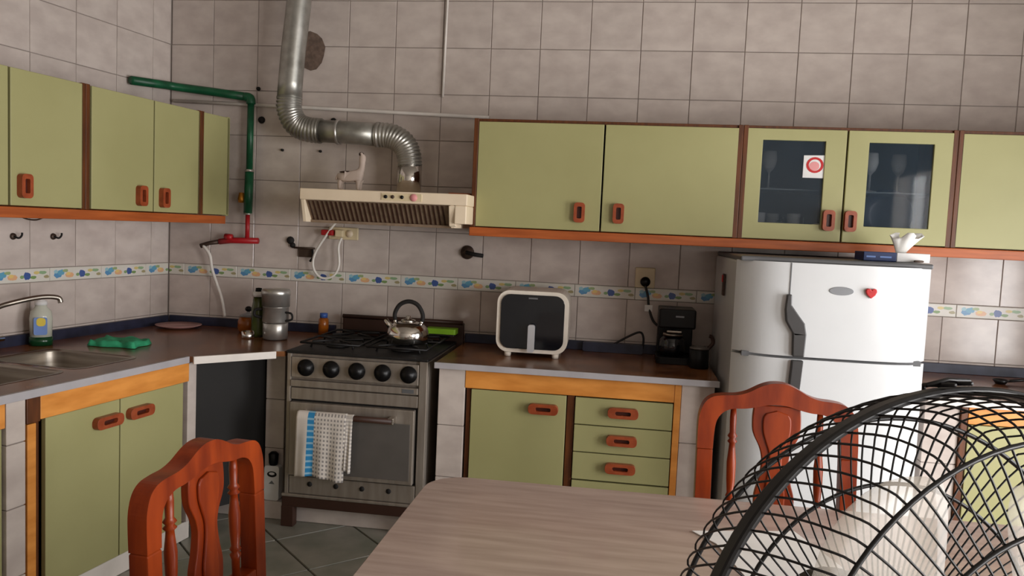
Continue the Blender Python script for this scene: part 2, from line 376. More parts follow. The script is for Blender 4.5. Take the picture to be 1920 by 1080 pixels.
MB().lathe([(0.03,0),(0.042,0.03),(0.044,0.085),(0.041,0.085),(0.039,0.03),(0,0.01)]).build('bowl','black',k); MB().tube(smooth([(-0.042,0,0.07),(-0.07,0,0.06),(-0.068,0,0.03),(-0.042,0,0.025)]),0.005).build('ear','black',k)
MB().prism([[(-0.054,0),(0.054,0),(0.054,0.062),(-0.054,0.044)]], -0.004,0.004,'xz').build('card','cream',None,loc=(3.055,-0.335,1.3345),rz=0.05,label='small cream card standing inside the left glazed door',category='card')
MB().lathe([(0.0,0.0),(0.06,0.002),(0.11,0.014),(0.112,0.018),(0.06,0.008),(0,0.006)], n=28, axis='y').build('plate','leaf_blue',None,loc=(3.43,-0.075,1.449),label='dark plate propped upright behind the right glazed door',category='plate')
st = T('sticker','pink and white sticker with a red ring on the left glazed door','sticker',(3.048,-0.3945,1.622))
MB().prism([[(-0.041,-0.046),(0.04,-0.046),(0.04,0.046),(-0.041,0.044)]],-0.0006,0,'xz').build('sheet','label_white',st)
MB().prism([ell(0.004,0.006,0.034,0.032),ell(0.004,0.006,0.024,0.023)],-0.0014,-0.0006,'xz').build('ring','red',st)
MB().prism([ell(0.002,0.002,0.020,0.018)],-0.0014,-0.0006,'xz').build('centre','pink',st)

# ------------------------------------------------------------------ base cabinets and counters
CZ = 0.757
def tile_pillar(label, x0,x1,y0,y1,z0,z1, rz=0.0, joint=(0.49,0.27), mat='tile'):
    p = T('tiled_pillar', label, 'pillar', (0,0,0), rz)
    bx('core','grout',p,x0+0.004,x1-0.004,y0+0.004,y1,z0,z1,0)
    zz = [z1]+[j for j in joint if z0 < j < z1]+[z0]
    for a,b in zip(zz[:-1],zz[1:]): MB().box(x0,x1,y0,y1-0.004,b+0.0015,a-0.0015).build('tile',mat,p,0.002)
    return p
# right counter run
ct = T('countertop','brown mottled countertop with grey front edge between stove and fridge','countertop')
MB().prism([[(1.562,-0.006),(1.562,-0.632),(2.700,-0.632),(2.700,-0.006)]],0.735,CZ).build('slab','counter',ct,0.002)
bx('front_edge','counter_edge',ct,1.560,2.702,-0.642,-0.632,0.733,CZ+0.001)
bx('backsplash_strip','navy_strip',ct,1.562,2.700,-0.026,-0.007,CZ,0.800)
bc = T('base_cabinet','green base cabinet with one door and four drawers under the air fryer','cabinet')
bx('side_panel','brown',bc,1.690,1.708,-0.59,-0.03,0.08,0.652); bx('side_panel','apron_wood',bc,2.534,2.560,-0.60,-0.03,0.08,0.733)
bx('divider','brown',bc,2.108,2.138,-0.592,-0.03,0.08,0.652); bx('bottom_panel','brown',bc,1.708,2.534,-0.585,-0.03,0.08,0.10); bx('back_panel','brown',bc,1.708,2.534,-0.04,-0.03,0.10,0.652)
bx('apron','apron_wood',bc,1.684,2.533,-0.60,-0.58,0.653,0.732)
door(bc,1.710,2.106,0.09,0.651,-0.582,2.013,0.590,False)
for z0,z1,hz in ((0.537,0.649,0.597),(0.424,0.536,0.484),(0.309,0.423,0.370),(0.09,0.306,0.23)): door(bc,2.140,2.532,z0,z1,-0.582,2.335,hz,False,name='drawer_front')
tile_pillar('white tiled pillar between stove and green base cabinet',1.572,1.683,-0.598,-0.03,0.08,0.7345)
tile_pillar('white tiled pillar between green base cabinet and fridge',2.562,2.690,-0.590,-0.03,0.08,0.7345)
pl = T('plinth','low tiled plinth running behind the stove and under the base cabinet','plinth')
bx('step','tile',pl,0.56,2.69,-0.555,-0.012,0.001,0.078)
# far right counter
c2 = T('countertop','pale brown countertop right of the fridge, front edge coloured white as if in glare','countertop')
MB().prism([[(3.47,-0.006),(3.47,-0.632),(4.60,-0.632),(4.60,-0.006)]],0.735,CZ).build('slab','counter',c2,0.002)
bx('front_edge','white_edge',c2,3.468,4.60,-0.644,-0.632,0.725,CZ+0.001); bx('backsplash_strip','navy_strip',c2,3.47,4.60,-0.026,-0.007,CZ,0.800)  # white of front_edge puts the glare of bright light into its colour
b2 = T('base_cabinet','green base cabinet seen through the fan, right of the fridge','cabinet')
bx('side_panel','brown',b2,3.606,3.630,-0.60,-0.03,0.08,0.732); bx('side_panel','brown',b2,4.56,4.58,-0.59,-0.03,0.08,0.732)
bx('apron','apron_wood',b2,3.632,4.558,-0.60,-0.58,0.653,0.732); bx('bottom_panel','brown',b2,3.63,4.56,-0.585,-0.03,0.08,0.10); bx('back_panel','brown',b2,3.63,4.56,-0.04,-0.03,0.1,0.652)
door(b2,3.633,4.09,0.09,0.651,-0.582,3.98,0.59,False); door(b2,4.092,4.557,0.09,0.651,-0.582,4.2,0.59,False)
tile_pillar('white tiled pillar between fridge and the right base cabinet',3.478,3.604,-0.59,-0.03,0.08,0.7345)
p2 = T('plinth','low tiled plinth under the right base cabinet','plinth'); bx('step','tile',p2,3.47,4.60,-0.555,-0.012,0.001,0.078)
ut = T('ladle','black utensil lying on the right countertop','utensil',(4.01,-0.2,CZ),0.3)
MB().tube([(-0.10,0,0.012),(0.02,0,0.02),(0.10,0,0.012)],0.006).build('shaft','black',ut); MB().lathe([(0.0,0.001),(0.02,0.002),(0.032,0.02),(0.029,0.02),(0.018,0.006),(0,0.005)],c=(-0.12,0,0)).build('bowl','black',ut)

# left counter run, L shaped with a diagonal corner
def L2(s,n): v = LW(s,n); return (v.x,v.y)
def lrr(s0,s1,n0,n1,r=0.05):
    return [L2(a,b) for a,b in rrect(s0,s1,n0,n1,r,5)]
A, B = (0.870,-0.633), (0.640,-0.881)
cl = T('countertop','brown mottled corner countertop around the sink','countertop')
outer = [(0.004,-0.006),(0.905,-0.006),(0.905,-0.62),A,B,L2(0.79,0.735),L2(2.3,0.735),L2(2.3,0.006),L2(0.01,0.006)]
b1 = lrr(0.90,1.20,0.19,0.60); b2l = lrr(1.245,1.56,0.19,0.60)
MB().prism([outer,b1,b2l],0.735,CZ).build('slab','counter',cl)
MB().prism([[L2(0.79,0.735),L2(0.79,0.747),L2(2.3,0.747),L2(2.3,0.735)]],0.732,CZ+0.001).build('front_edge','counter_edge',cl,0.001)
dx,dy = (A[0]-B[0]),(A[1]-B[1]); dl = math.hypot(dx,dy); nx,ny = dy/dl*0.012,-dx/dl*0.012
MB().prism([[B,(B[0]+nx,B[1]+ny),(A[0]+nx,A[1]+ny),A]],0.728,CZ+0.001).build('corner_edge','white_edge',cl,0.001)
bx('backsplash_strip','navy_strip',cl,0.02,0.905,-0.026,-0.007,CZ,0.800)
MB().prism([[L2(0.03,0.007),L2(0.03,0.026),L2(2.3,0.026),L2(2.3,0.007)]],CZ,0.800).build('backsplash_strip','navy_strip',cl)
sk = T('sink','stainless steel double-bowl sink set in the left countertop','sink')
for lp in (b1,b2l):
    cx = sum(p[0] for p in lp)/len(lp); cy = sum(p[1] for p in lp)/len(lp)
    def sc(k): return [(cx+(p[0]-cx)*k, cy+(p[1]-cy)*k) for p in lp]
    m = MB(); K = len(lp); ringz = [(1.05,CZ+0.001),(1.0,CZ+0.0015),(0.985,CZ-0.01),(0.95,0.62),(0.86,0.60)]
    vs = [(p[0],p[1],z) for k2,z in ringz for p in sc(k2)]
    fsx = [(i*K+j, i*K+(j+1)%K, (i+1)*K+(j+1)%K, (i+1)*K+j) for i in range(len(ringz)-1) for j in range(K)] + [tuple(range((len(ringz)-1)*K, len(ringz)*K))]
    m.add(vs,fsx,0,True); bo = m.build('bowl','steel',sk)
    MB().lathe([(0.035,0.602),(0.03,0.606),(0,0.604)],c=(cx,cy,0),n=16).build('drain','chrome',bo)
fa = T('faucet','chrome faucet with long spout at the left edge over the sink','faucet',LW(1.09,0.09,CZ),LA)
MB().lathe([(0.028,0.001),(0.028,0.012),(0.018,0.02),(0.016,0.12),(0.012,0.13)],n=16).build('post','chrome',fa)
MB().tube(smooth([(0,0,0.12),(0.0,-0.02,0.17),(0.05,-0.06,0.195),(0.14,-0.09,0.21),(0.20,-0.11,0.205),(0.21,-0.115,0.185)],6),0.010,10).build('spout','steel',fa)
MB().tube([(-0.05,0,0.05),(0.05,0,0.05)],0.012).build('lever','chrome',fa)
# left base cabinets
lb = T('base_cabinet','green base cabinet with two doors under the sink','cabinet',(0,0,0),LA)
bx('side_panel','brown',lb,-1.493,-1.456,-0.705,-0.03,0.075,0.646); bx('side_panel','brown',lb,-0.795,-0.778,-0.70,-0.03,0.075,0.65)
bx('stile','apron_wood',lb,-1.526,-1.494,-0.735,-0.05,0.075,0.648); bx('apron_end','brown',lb,-1.529,-1.479,-0.736,-0.70,0.650,0.731); bx('bottom_panel','brown',lb,-1.466,-0.795,-0.70,-0.03,0.075,0.09)
bx('back_panel','brown',lb,-1.466,-0.795,-0.04,-0.03,0.09,0.59)
bx('apron','apron_wood',lb,-1.478,-0.776,-0.735,-0.71,0.655,0.731)
door(lb,-1.452,-1.134,0.078,0.654,-0.708,-1.20,0.588,False); door(lb,-1.132,-0.797,0.078,0.654,-0.708,-1.045,0.590,False)
tile_pillar('white tiled pillar left of the sink cabinet doors',-1.600,-1.533,-0.735,-0.03,0.0,0.7315,LA,(0.60,0.40,0.18))
lb2 = T('base_cabinet','green base cabinet at the left edge beyond the tiled pillar','cabinet',(0,0,0),LA)
bx('apron','apron_wood',lb2,-2.28,-1.603,-0.735,-0.71,0.655,0.731); bx('side_panel','brown',lb2,-1.62,-1.604,-0.70,-0.03,0.075,0.65); bx('side_panel','brown',lb2,-2.28,-2.262,-0.70,-0.03,0.075,0.65)
door(lb2,-1.94,-1.606,0.078,0.654,-0.708,-1.85,0.588,False); door(lb2,-2.278,-1.942,0.078,0.654,-0.708,-2.03,0.588,False)
p3 = T('plinth','white plinth along the floor under the sink cabinet','plinth',(0,0,0),LA); bx('step','white_edge',p3,-1.484,-0.74,-0.716,-0.05,0.001,0.074); bx('step','white_edge',p3,-2.28,-1.602,-0.716,-0.05,0.001,0.074)
tile_pillar('white corner post between the sink doors and the dark niche',-0.774,-0.722,-0.728,-0.05,0.076,0.7275,LA,())
tile_pillar('tiled pillar between the dark corner niche and the stove',0.772,0.858,-0.50,-0.03,0.08,0.7275,0,(0.52,0.30))
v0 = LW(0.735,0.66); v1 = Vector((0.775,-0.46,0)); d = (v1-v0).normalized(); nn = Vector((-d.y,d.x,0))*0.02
npn = MB().prism([[(v0.x,v0.y),(v1.x,v1.y),(v1.x+nn.x,v1.y+nn.y),(v0.x+nn.x,v0.y+nn.y)]],0.076,0.7275)  # near-black panel added across the niche opening for the darkness inside
npn.build('niche_shade','niche',None,label='near-black panel standing in for the shade inside the corner niche beside the stove',category='panel')

# ------------------------------------------------------------------ stove
sv = T('stove','stainless steel gas stove with five knobs and oven','stove')
SX0,SX1,SY = 0.918,1.528,-0.62
bx('body','stove_steel',sv,SX0,SX1,SY+0.02,-0.06,0.118,0.75,0.004)
for x0,x1 in ((SX0,SX0+0.018),(SX1-0.035,SX1)): bx('corner_post','stove_steel',sv,x0,x1,SY,SY+0.019,0.14,0.752,0.003)
bx('cooktop','iron',sv,SX0-0.004,SX1+0.002,SY-0.004,-0.06,0.752,0.764,0.004)
cp = bx('control_panel','stove_steel',sv,SX0+0.02,SX1-0.037,SY-0.002,SY+0.018,0.650,0.738,0.003)
for i in range(5):
    x = 1.004+0.1115*i; kn = MB().lathe([(0.036,0),(0.036,0.008),(0.026,0.012),(0.024,0.03),(0.0,0.031)],c=(x,SY-0.003,0.695),n=22,axis='y').build('knob','black',cp)
bx('trim_band','stove_steel',sv,SX0+0.02,SX1-0.037,SY-0.008,SY+0.018,0.612,0.640,0.003); bx('lower_band','stove_steel',sv,SX0+0.02,SX1-0.037,SY,SY+0.018,0.556,0.606,0.003)
bx('maker_plate','badge',sv,1.425,1.475,SY-0.0095,SY-0.008,0.618,0.634,0)
bx('gap','matte_black',sv,SX0+0.019,SX1-0.036,SY+0.012,SY+0.019,0.225,0.556,0)
od = bx('oven_door','stove_steel',sv,SX0+0.024,SX1-0.045,SY-0.02,SY+0.010,0.232,0.548,0.004)
bx('window','oven_glass',od,SX0+0.17,SX1-0.06,SY-0.022,SY-0.0195,0.250,0.49,0.001)
hb = MB().tube([(1.0,SY-0.055,0.506),(1.40,SY-0.055,0.506)],0.013,12).build('handle_bar','dark_brown',od)
for x in (1.005,1.395): bx('bracket','chrome',od,x-0.012,x+0.012,SY-0.062,SY-0.019,0.492,0.520,0.003)
dr = bx('drawer','stove_steel',sv,SX0+0.02,SX1-0.037,SY,SY+0.018,0.148,0.224,0.003)
for x in (1.032,1.148,1.263,1.379): MB().lathe([(0.011,0),(0.011,0.002),(0,0.0021)],c=(x,SY-0.0005,0.194),axis='y',n=14).build('vent_hole','matte_black',dr)
bx('skirt','dark_brown',sv,SX0-0.01,SX1,SY-0.002,SY+0.02,0.088,0.134,0.003); bx('base_ledge','stove_steel',sv,SX0-0.01,SX1,SY-0.008,SY+0.02,0.134,0.147,0.003)
for x in (SX0-0.012,SX1-0.05):
    bx('leg','dark_brown',sv,x,x+0.055,SY-0.002,SY+0.04,0.0,0.09,0.003)
bg = bx('backguard','dark_brown',sv,0.955,1.56,-0.058,-0.030,0.70,0.853,0.006); MB().tube([(0.958,-0.062,0.855),(1.557,-0.062,0.855)],0.010,10).build('rail','dark_brown',bg)
for bxx in (1.075,1.37):
    for byy in (-0.20,-0.44):
        bn = MB().lathe([(0.05,0.765),(0.05,0.772),(0.034,0.774),(0.034,0.785),(0.0,0.786)],c=(bxx,byy,0),n=20).build('burner','iron',sv)
        gr = MB()
        for k in range(4):
            a = PI/4+PI/2*k; gr.tube([(bxx+0.02*math.cos(a),byy+0.02*math.sin(a),0.792),(bxx+0.125*math.cos(a),byy+0.10*math.sin(a),0.792),(bxx+0.135*math.cos(a),byy+0.105*math.sin(a),0.766)],0.005,6)
        gr.tube([(bxx+sx*0.13,byy+sy*0.105,0.789) for sx,sy in ((-1,-1),(1,-1),(1,1),(-1,1))],0.005,6,closed=True)
        gr.build('grate','iron',sv)
# dish towel draped over the oven handle
tw = T('dish_towel','white checked dish towel with a blue stripe hanging on the oven handle','towel')
def towel(name, xa, xb, ztop, zbot, yf, mats, blue):
    m = MB(); nxg, nzg = 30, 34
    def P(i,j):
        u, w = i/nxg, j/nzg; x = xa+(xb-xa)*u - 0.006*w
        if w < 0.12: a = w/0.12*PI; y = SY-0.055+0.017*math.cos(a); z = ztop+0.017*math.sin(a)
        else: q = (w-0.12)/0.88; y = SY-0.072-yf+0.006*math.sin(u*19+1)*q; z = ztop-(ztop-zbot-0.008*math.sin(u*5))*q
        return (x,y,z)
    vs = [P(i,j) for j in range(nzg+1) for i in range(nxg+1)]
    for j in range(nzg):
        for i in range(nxg):
            u = i/nxg; mi = 0
            if blue and 0.20 < u < 0.36: mi = 1 if (j % 3 != 2) else 2
            elif (i % 2 == 1 or j % 2 == 1) and u > 0.36: mi = 3 if (i % 2 and j % 2) else 0
            a = j*(nxg+1)+i; m.add([vs[a],vs[a+1],vs[a+nxg+2],vs[a+nxg+1]],[(0,1,2,3)],mi,True)
    o = m.build(name,mats,tw); s_ = o.modifiers.new('solid','SOLIDIFY'); s_.thickness = 0.003; return o
M('towel_white',(222,214,206),0.9); M('towel_blue',(48,140,196),0.9); M('towel_pale',(150,196,222),0.9); M('towel_grey',(150,144,142),0.9)
towel('front_fold',0.997,1.21,0.508,0.245,0.004,['towel_white','towel_blue','towel_pale','towel_grey'],True)
towel('back_fold',1.185,1.238,0.506,0.285,0.0,['towel_white','towel_blue','towel_pale','towel_grey'],False)

# ------------------------------------------------------------------ hood, duct, figurine
hd = T('range_hood','cream range hood above the stove','hood')
HX0,HX1 = 0.925,1.652
bx('top_box','cream',hd,HX0,HX1,-0.55,-0.008,1.402,1.450,0.004)
for x0,x1 in ((HX0+0.004,HX0+0.020),(HX1-0.072,HX1-0.056)): MB().prism([[(-0.545,1.402),(-0.515,1.308),(-0.02,1.308),(-0.02,1.402)]],x0,x1,'yz').build('side_panel','cream',hd,0.002)
bx('end_box','cream',hd,HX1-0.052,HX1-0.002,-0.548,-0.02,1.326,1.402,0.004)
MB().prism([[(-0.547,1.400),(-0.525,1.318),(-0.515,1.312),(-0.535,1.400)]],HX1-0.078,HX1-0.050,'yz').build('flap','cream',hd,0.002)
MB().prism([[(-0.530,1.4015),(-0.520,1.4015),(-0.445,1.318),(-0.455,1.312)]],HX0+0.021,HX1-0.073,'yz').build('filter','hood_filter',hd)
for k in range(30):
    x = HX0+0.03+k*0.0202
    MB().prism([[(-0.533,1.398),(-0.528,1.398),(-0.457,1.318),(-0.463,1.316)]],x,x+0.006,'yz').build('slat','dark_brown',hd)
bx('bottom_plate','hood_filter',hd,HX0+0.021,HX1-0.073,-0.456,-0.02,1.308,1.3175,0.001); bx('front_lip','hood_filter',hd,HX0+0.021,HX1-0.073,-0.470,-0.457,1.306,1.318,0.001)
bx('switch_panel','ivory',hd,1.285,1.46,-0.5525,-0.549,1.412,1.442,0.001)
for i,x in enumerate((1.305,1.335,1.375)): MB().lathe([(0.008,0),(0.007,0.006),(0,0.0065)],c=(x,-0.552,1.427),axis='y',n=12).build('button','black' if i != 1 else 'old_metal',hd)
MB().lathe([(0.016,0),(0.015,0.004),(0,0.005)],c=(1.425,-0.552,1.427),axis='y',n=16).build('lamp_button','pink',hd)
du = T('exhaust_duct','ribbed aluminium exhaust duct rising from the hood','duct')
R = 0.057; y = -0.16
MB().tube([(0.742,y,2.74),(0.735,y,2.33),(0.712,y,2.10),(0.702,y,1.96),(0.698,y,1.885)],R,20).build('riser','duct',du)
def ribbed(name, pts, r, npts=18, amp=0.045):
    q = smooth(pts,npts); MB().tube(q,[r*(1+amp*(1 if i%4<2 else -1)) for i in range(len(q))],20).build(name,'duct',du)
ribbed('lower_elbow',[(0.698,y,1.89),(0.700,y,1.83),(0.733,y,1.768),(0.79,y,1.742),(0.86,y,1.736)],R)
MB().tube([(0.855,y,1.736),(1.00,y,1.732),(1.135,y,1.726)],R*0.93,20).build('cross_pipe','duct',du)
ribbed('upper_elbow',[(1.13,y,1.726),(1.20,y,1.722),(1.26,y,1.690),(1.288,y,1.64),(1.296,y,1.585)],R*0.98)
MB().tube([(1.296,y,1.59),(1.296,y,1.53),(1.293,y,1.4515)],R,20).build('outlet_collar','chrome',du)
for q in ((0.945,y,1.733),(1.14,y,1.726)): MB().tube([(q[0]-0.006,y,q[2]),(q[0]+0.006,y,q[2])],R*1.03,20).build('strap','alu',du)
# llama figurine, one skinned body
def skin(name, verts, edges, radii, mat, parent, sub=2, root=0):
    me = bpy.data.meshes.new(name); me.from_pydata(verts,edges,[]); me.materials.append(MATS[mat])
    o = bpy.data.objects.new(name,me); COL.objects.link(o); o.parent = parent
    md = o.modifiers.new('skin','SKIN'); md.use_smooth_shade = True
    for v,r in zip(me.skin_vertices[0].data,radii): v.radius = (r,r) if not isinstance(r,tuple) else r
    me.skin_vertices[0].data[root].use_root = True
    o.modifiers.new('sub','SUBSURF').levels = sub; o.modifiers['sub'].render_levels = sub; return o
ll = T('llama_figurine','small beige long-necked animal figurine standing on the hood','figurine',(1.062,-0.30,1.450))
V = [(-0.035,0,0.062),(0.0,0,0.060),(0.032,0,0.064),(0.044,0,0.10),(0.045,0,0.140),(0.058,0,0.145),(-0.052,0,0.068),(-0.062,0,0.045)]
Eg = [(0,1),(1,2),(2,3),(3,4),(4,5),(0,6),(6,7)]
Rr = [0.018,0.018,0.018,0.011,0.011,0.007,0.006,0.005]
for x in (-0.042,0.034):
    for yy in (-0.012,0.012):
        V += [(x,yy,0.035),(x,yy,0.007)]; k = len(V); Eg += [(0 if x < 0 else 2,k-2),(k-2,k-1)]; Rr += [0.008,0.0065]
V += [(0.040,-0.007,0.160),(0.040,0.007,0.160)]; k = len(V); Eg += [(4,k-2),(4,k-1)]; Rr += [0.004,0.004]
V = [(x*1.15,y*1.1,z*1.12) for x,y,z in V]; Rr = [q*1.3 for q in Rr]
skin('body',V,Eg,Rr,'llama',ll,2,1)
MB().sphere((-0.012,0,0.089),0.044,0.0165,0.006).build('saddle_stripe','dark_brown',ll); MB().sphere((0.046,0,0.171),0.012,0.012,0.010).build('topknot','dark_brown',ll)
bp_ = T('packet','small rust-coloured packet lying on the right end of the hood','packet',(1.575,-0.3,1.4505)); MB().box(-0.05,0.05,-0.05,0.05,0,0.012).build('wrapper','rail_wood',bp_,0.004)

# ------------------------------------------------------------------ pipes and wall fittings
gp = T('gas_pipe','green gas pipe with elbow running down the corner of the back wall','pipe')
MB().tube([(-0.012,-0.31,1.928),(0.03,-0.10,1.945),(0.06,-0.052,1.945),(0.25,-0.05,1.925),(0.440,-0.05,1.903)],0.0205,12).build('upper_run','pipe_green',gp)
MB().tube(smooth([(0.42,-0.05,1.905),(0.448,-0.05,1.898),(0.452,-0.05,1.87)],4),0.022,12).build('elbow','pipe_green',gp)
MB().tube([(0.452,-0.05,1.88),(0.451,-0.05,1.55)],0.016,12).build('drop','pipe_green',gp); MB().tube([(0.451,-0.05,1.54),(0.447,-0.05,1.335)],0.021,12).build('lower_sleeve','pipe_green',gp)
MB().lathe([(0.023,-0.006),(0.023,0.006)],c=(0.451,-0.05,1.545),n=12).build('collar','alu',gp); MB().lathe([(0.021,-0.005),(0.021,0.005)],c=(0.447,-0.05,1.332),n=12).build('collar','alu',gp)
MB().lathe([(0.0,0),(0.016,0.002),(0.018,0.02),(0.012,0.05),(0,0.052)],c=(0.412,-0.05,1.385),n=12).build('valve_knob','brass',gp)
MB().tube([(0.447,-0.05,1.33),(0.446,-0.05,1.205)],0.011,10).build('red_stub','pipe_red',gp)
tee = MB().tube([(0.30,-0.05,1.188),(0.36,-0.05,1.197),(0.505,-0.05,1.201)],0.015,10).build('red_tee','pipe_red',gp)
MB().tube([(0.335,-0.06,1.215),(0.372,-0.06,1.212)],0.016,8).build('tap_lever','pipe_red',gp)
MB().tube([(0.21,-0.07,1.162),(0.25,-0.06,1.178),(0.30,-0.05,1.188)],[0.012,0.010,0.012],10).build('hose_tail','old_metal',gp)
MB().tube(smooth([(0.225,-0.07,1.165),(0.26,-0.07,1.12),(0.268,-0.06,1.05),(0.285,-0.045,0.98),(0.312,-0.04,0.90),(0.33,-0.04,0.81)],6),0.008,8).build('gas_hose','cord_white',gp)
MB().tube([(0.025,-0.014,1.882),(0.6,-0.014,1.868),(1.635,-0.014,1.838)],0.009,8).build('cable_conduit','white_edge',None,label='thin white conduit running along the back wall above the cabinets',category='conduit')
MB().tube([(1.411,-0.012,2.74),(1.411,-0.012,2.37),(1.405,-0.012,1.93)],0.006,8).build('cable_conduit','white_edge',None,label='thin vertical white conduit on the upper back wall',category='conduit')
def spot(x,z,r,label,mat='matte_black',name='wall_plug',cat='wall plug',g='dark plugs on the back wall'):
    MB().lathe([(r,0),(r*0.8,0.012),(0,0.013)],c=(x,-0.002,z),axis='y',n=12).build(name,mat,None,label=label,category=cat,group=g)
spot(0.487,1.800,0.018,'dark wall plug just right of the green pipe elbow'); spot(0.860,1.806,0.014,'dark wall plug above the horizontal duct')
spot(0.652,1.210,0.020,'dark round wall plug right of the red gas valve'); spot(0.665,1.186,0.014,'small dark wall plug under the round one beside the red valve')
spot(0.600,1.655,0.007,'tiny dark screw hole left under the duct elbow'); spot(0.797,1.655,0.007,'tiny dark screw hole under the cross duct')
spot(0.468,1.952,0.010,'small dark screw head above the green pipe')
wb = T('wall_bracket','small grey metal bracket with hooks under the hood','bracket',(0.745,-0.004,1.15)); bx('plate','old_metal',wb,-0.045,0.03,-0.008,0,-0.02,0.022,0.001); MB().tube([(0.028,-0.012,0.02),(0.034,-0.018,-0.02),(0.020,-0.02,-0.04)],0.006,8).build('hook','matte_black',wb); MB().tube([(-0.07,-0.01,0.025),(0.04,-0.01,0.025)],0.005,8).build('arm','old_metal',wb)
ou = T('power_outlet','cream double outlet with plug under the hood','outlet',(0.928,-0.004,1.256)); bx('plate','ivory',ou,-0.072,0.078,-0.014,0,-0.03,0.03,0.004); MB().lathe([(0.018,0),(0.018,0.004),(0,0.005)],c=(0.035,-0.014,0),axis='y',n=16).build('socket','cream',ou)
bx('plug','pipe_red',ou,-0.10,-0.038,-0.05,-0.012,-0.012,0.016,0.006); bx('plug','ivory',ou,-0.03,0.012,-0.045,-0.012,-0.018,0.018,0.006)
MB().tube(smooth([(0.90,-0.04,1.31),(0.86,-0.05,1.25),(0.80,-0.05,1.15),(0.795,-0.05,1.08),(0.835,-0.05,1.035),(0.895,-0.05,1.045),(0.925,-0.05,1.10),(0.92,-0.05,1.19),(0.935,-0.05,1.235)],7),0.006,8).build('power_cord','cord_white',hd)
vv = T('wall_valve','dark metal stop valve on the wall below the cabinets','valve',(1.553,-0.004,1.193)); MB().lathe([(0.034,0),(0.03,0.008),(0.02,0.012),(0.018,0.03),(0,0.032)],axis='y',n=20).build('flange','old_metal',vv); MB().tube([(0,-0.03,0),(0.045,-0.036,-0.008),(0.085,-0.036,-0.012)],0.010,8).build('lever','matte_black',vv)
for s_,lab in ((0.915,'small dark wall hook over the sink, nearer the faucet'),(0.72,'small dark wall hook over the sink, nearer the corner')):
    hk = T('wall_hook',lab,'hook',LW(s_,0.003,1.198),LA,'hooks on the left wall'); MB().lathe([(0.014,0),(0.012,0.005),(0,0.006)],axis='y',n=12).build('base','old_metal',hk); MB().tube(smooth([(0,-0.004,0),(0.008,-0.02,-0.006),(0.016,-0.026,0.004),(0.018,-0.026,0.016)],4),0.004,6).build('prong','matte_black',hk)
MB().tube(smooth([(-1.06,-0.2,1.281),(-1.03,-0.2,1.272),(-0.99,-0.2,1.270),(-0.955,-0.2,1.281)],5),0.003,6).build('wire_loop','old_metal',None,rz=LA,label='thin wire loop hanging under the left wall cabinets',category='wire')
o2 = T('power_outlet','cream outlet with black plug beside the coffee maker','outlet',(2.408,-0.004,1.112)); bx('plate','ivory',o2,-0.046,0.046,-0.012,0,-0.045,0.05,0.004); MB().lathe([(0.024,0.010),(0.022,0.035),(0,0.038)],c=(0.002,0,-0.016),axis='y',n=16).build('plug','black',o2)
CORD1 = lambda cm: MB().tube(smooth([(2.41,-0.035,1.08),(2.425,-0.05,1.03),(2.432,-0.06,0.98),(2.455,-0.08,0.92),(2.50,-0.10,0.885)],6),0.006,8).build('power_cord','cord_black',cm,loc=tuple(-v for v in cm.location))
CORD2 = lambda cm: bx('cord_tag','label_white',cm,2.412,2.448,-0.068,-0.064,0.962,0.992,0.001,loc=tuple(-v for v in cm.location))
tb = T('tray','dark flat tray leaning against the wall beside the air fryer','tray',(2.275,-0.055,CZ)); MB().prism([rrect(-0.14,0.14,0.001,0.045,0.01)],-0.012,0.012,'xz').build('pan','navy_strip',tb,0.003)
MB().tube(smooth([(2.26,-0.06,0.785),(2.33,-0.06,0.83),(2.395,-0.06,0.862),(2.415,-0.06,0.835),(2.412,-0.06,0.782)],6),0.005,8).build('power_cord','cord_black',tb,loc=(-2.275,0.055,-CZ))

# ------------------------------------------------------------------ counter objects, left
sb = T('soap_bottle','dish soap bottle with yellow label and green base beside the sink','bottle',LW(0.86,0.085,CZ),LA-0.75)
MB().lathe([(0.040,0.034),(0.042,0.11),(0.038,0.14),(0.022,0.158),(0.02,0.168)],n=20,sy=0.75).build('body','soap',sb); MB().lathe([(0.043,0.001),(0.043,0.036),(0.0,0.037)],n=20,sy=0.75).build('base','soap_green',sb); MB().lathe([(0.023,0.166),(0.023,0.18),(0.009,0.188),(0.008,0.20),(0,0.201)],n=16).build('cap','label_white',sb)
MB().prism([rrect(-0.026,0.022,0.046,0.118,0.008)],-0.0335,-0.031,'xz').build('label_sheet','label_blue',sb); MB().prism([rrect(-0.016,0.016,0.082,0.116,0.012)],-0.0345,-0.0335,'xz').build('label_mark','label_yellow',sb)
cg = T('dish_cloth','crumpled green cleaning cloth on the counter beside the sink','cloth',(0.228,-0.735,CZ),0.05)
m = MB(); nx_,ny_ = 26,16; vs=[]
for j in range(ny_+1):
    for i in range(nx_+1):
        u,w=i/nx_-0.5,j/ny_-0.5; ed = i in (0,nx_) or j in (0,ny_); vs.append((u*0.21+0.006*math.sin(w*9),w*0.15+0.005*math.sin(u*11),0.0015 if ed else 0.017+0.009*abs(math.sin(u*6+w*3))+0.003*math.sin(u*22)*math.cos(w*16)))
m.add(vs,[(j*(nx_+1)+i,j*(nx_+1)+i+1,(j+1)*(nx_+1)+i+1,(j+1)*(nx_+1)+i) for j in range(ny_) for i in range(nx_)],0,True); o=m.build('sheet','cloth_green',cg); q=o.modifiers.new('solid','SOLIDIFY'); q.thickness=0.0012; q.offset=1
MB().lathe([(0.0,0.003),(0.06,0.002),(0.075,0.006),(0.105,0.016),(0.108,0.019),(0.07,0.011),(0,0.008)],n=32).build('plate','plate_pink',None,loc=(0.155,-0.165,CZ),label='pale pink plate lying in the counter corner',category='plate')
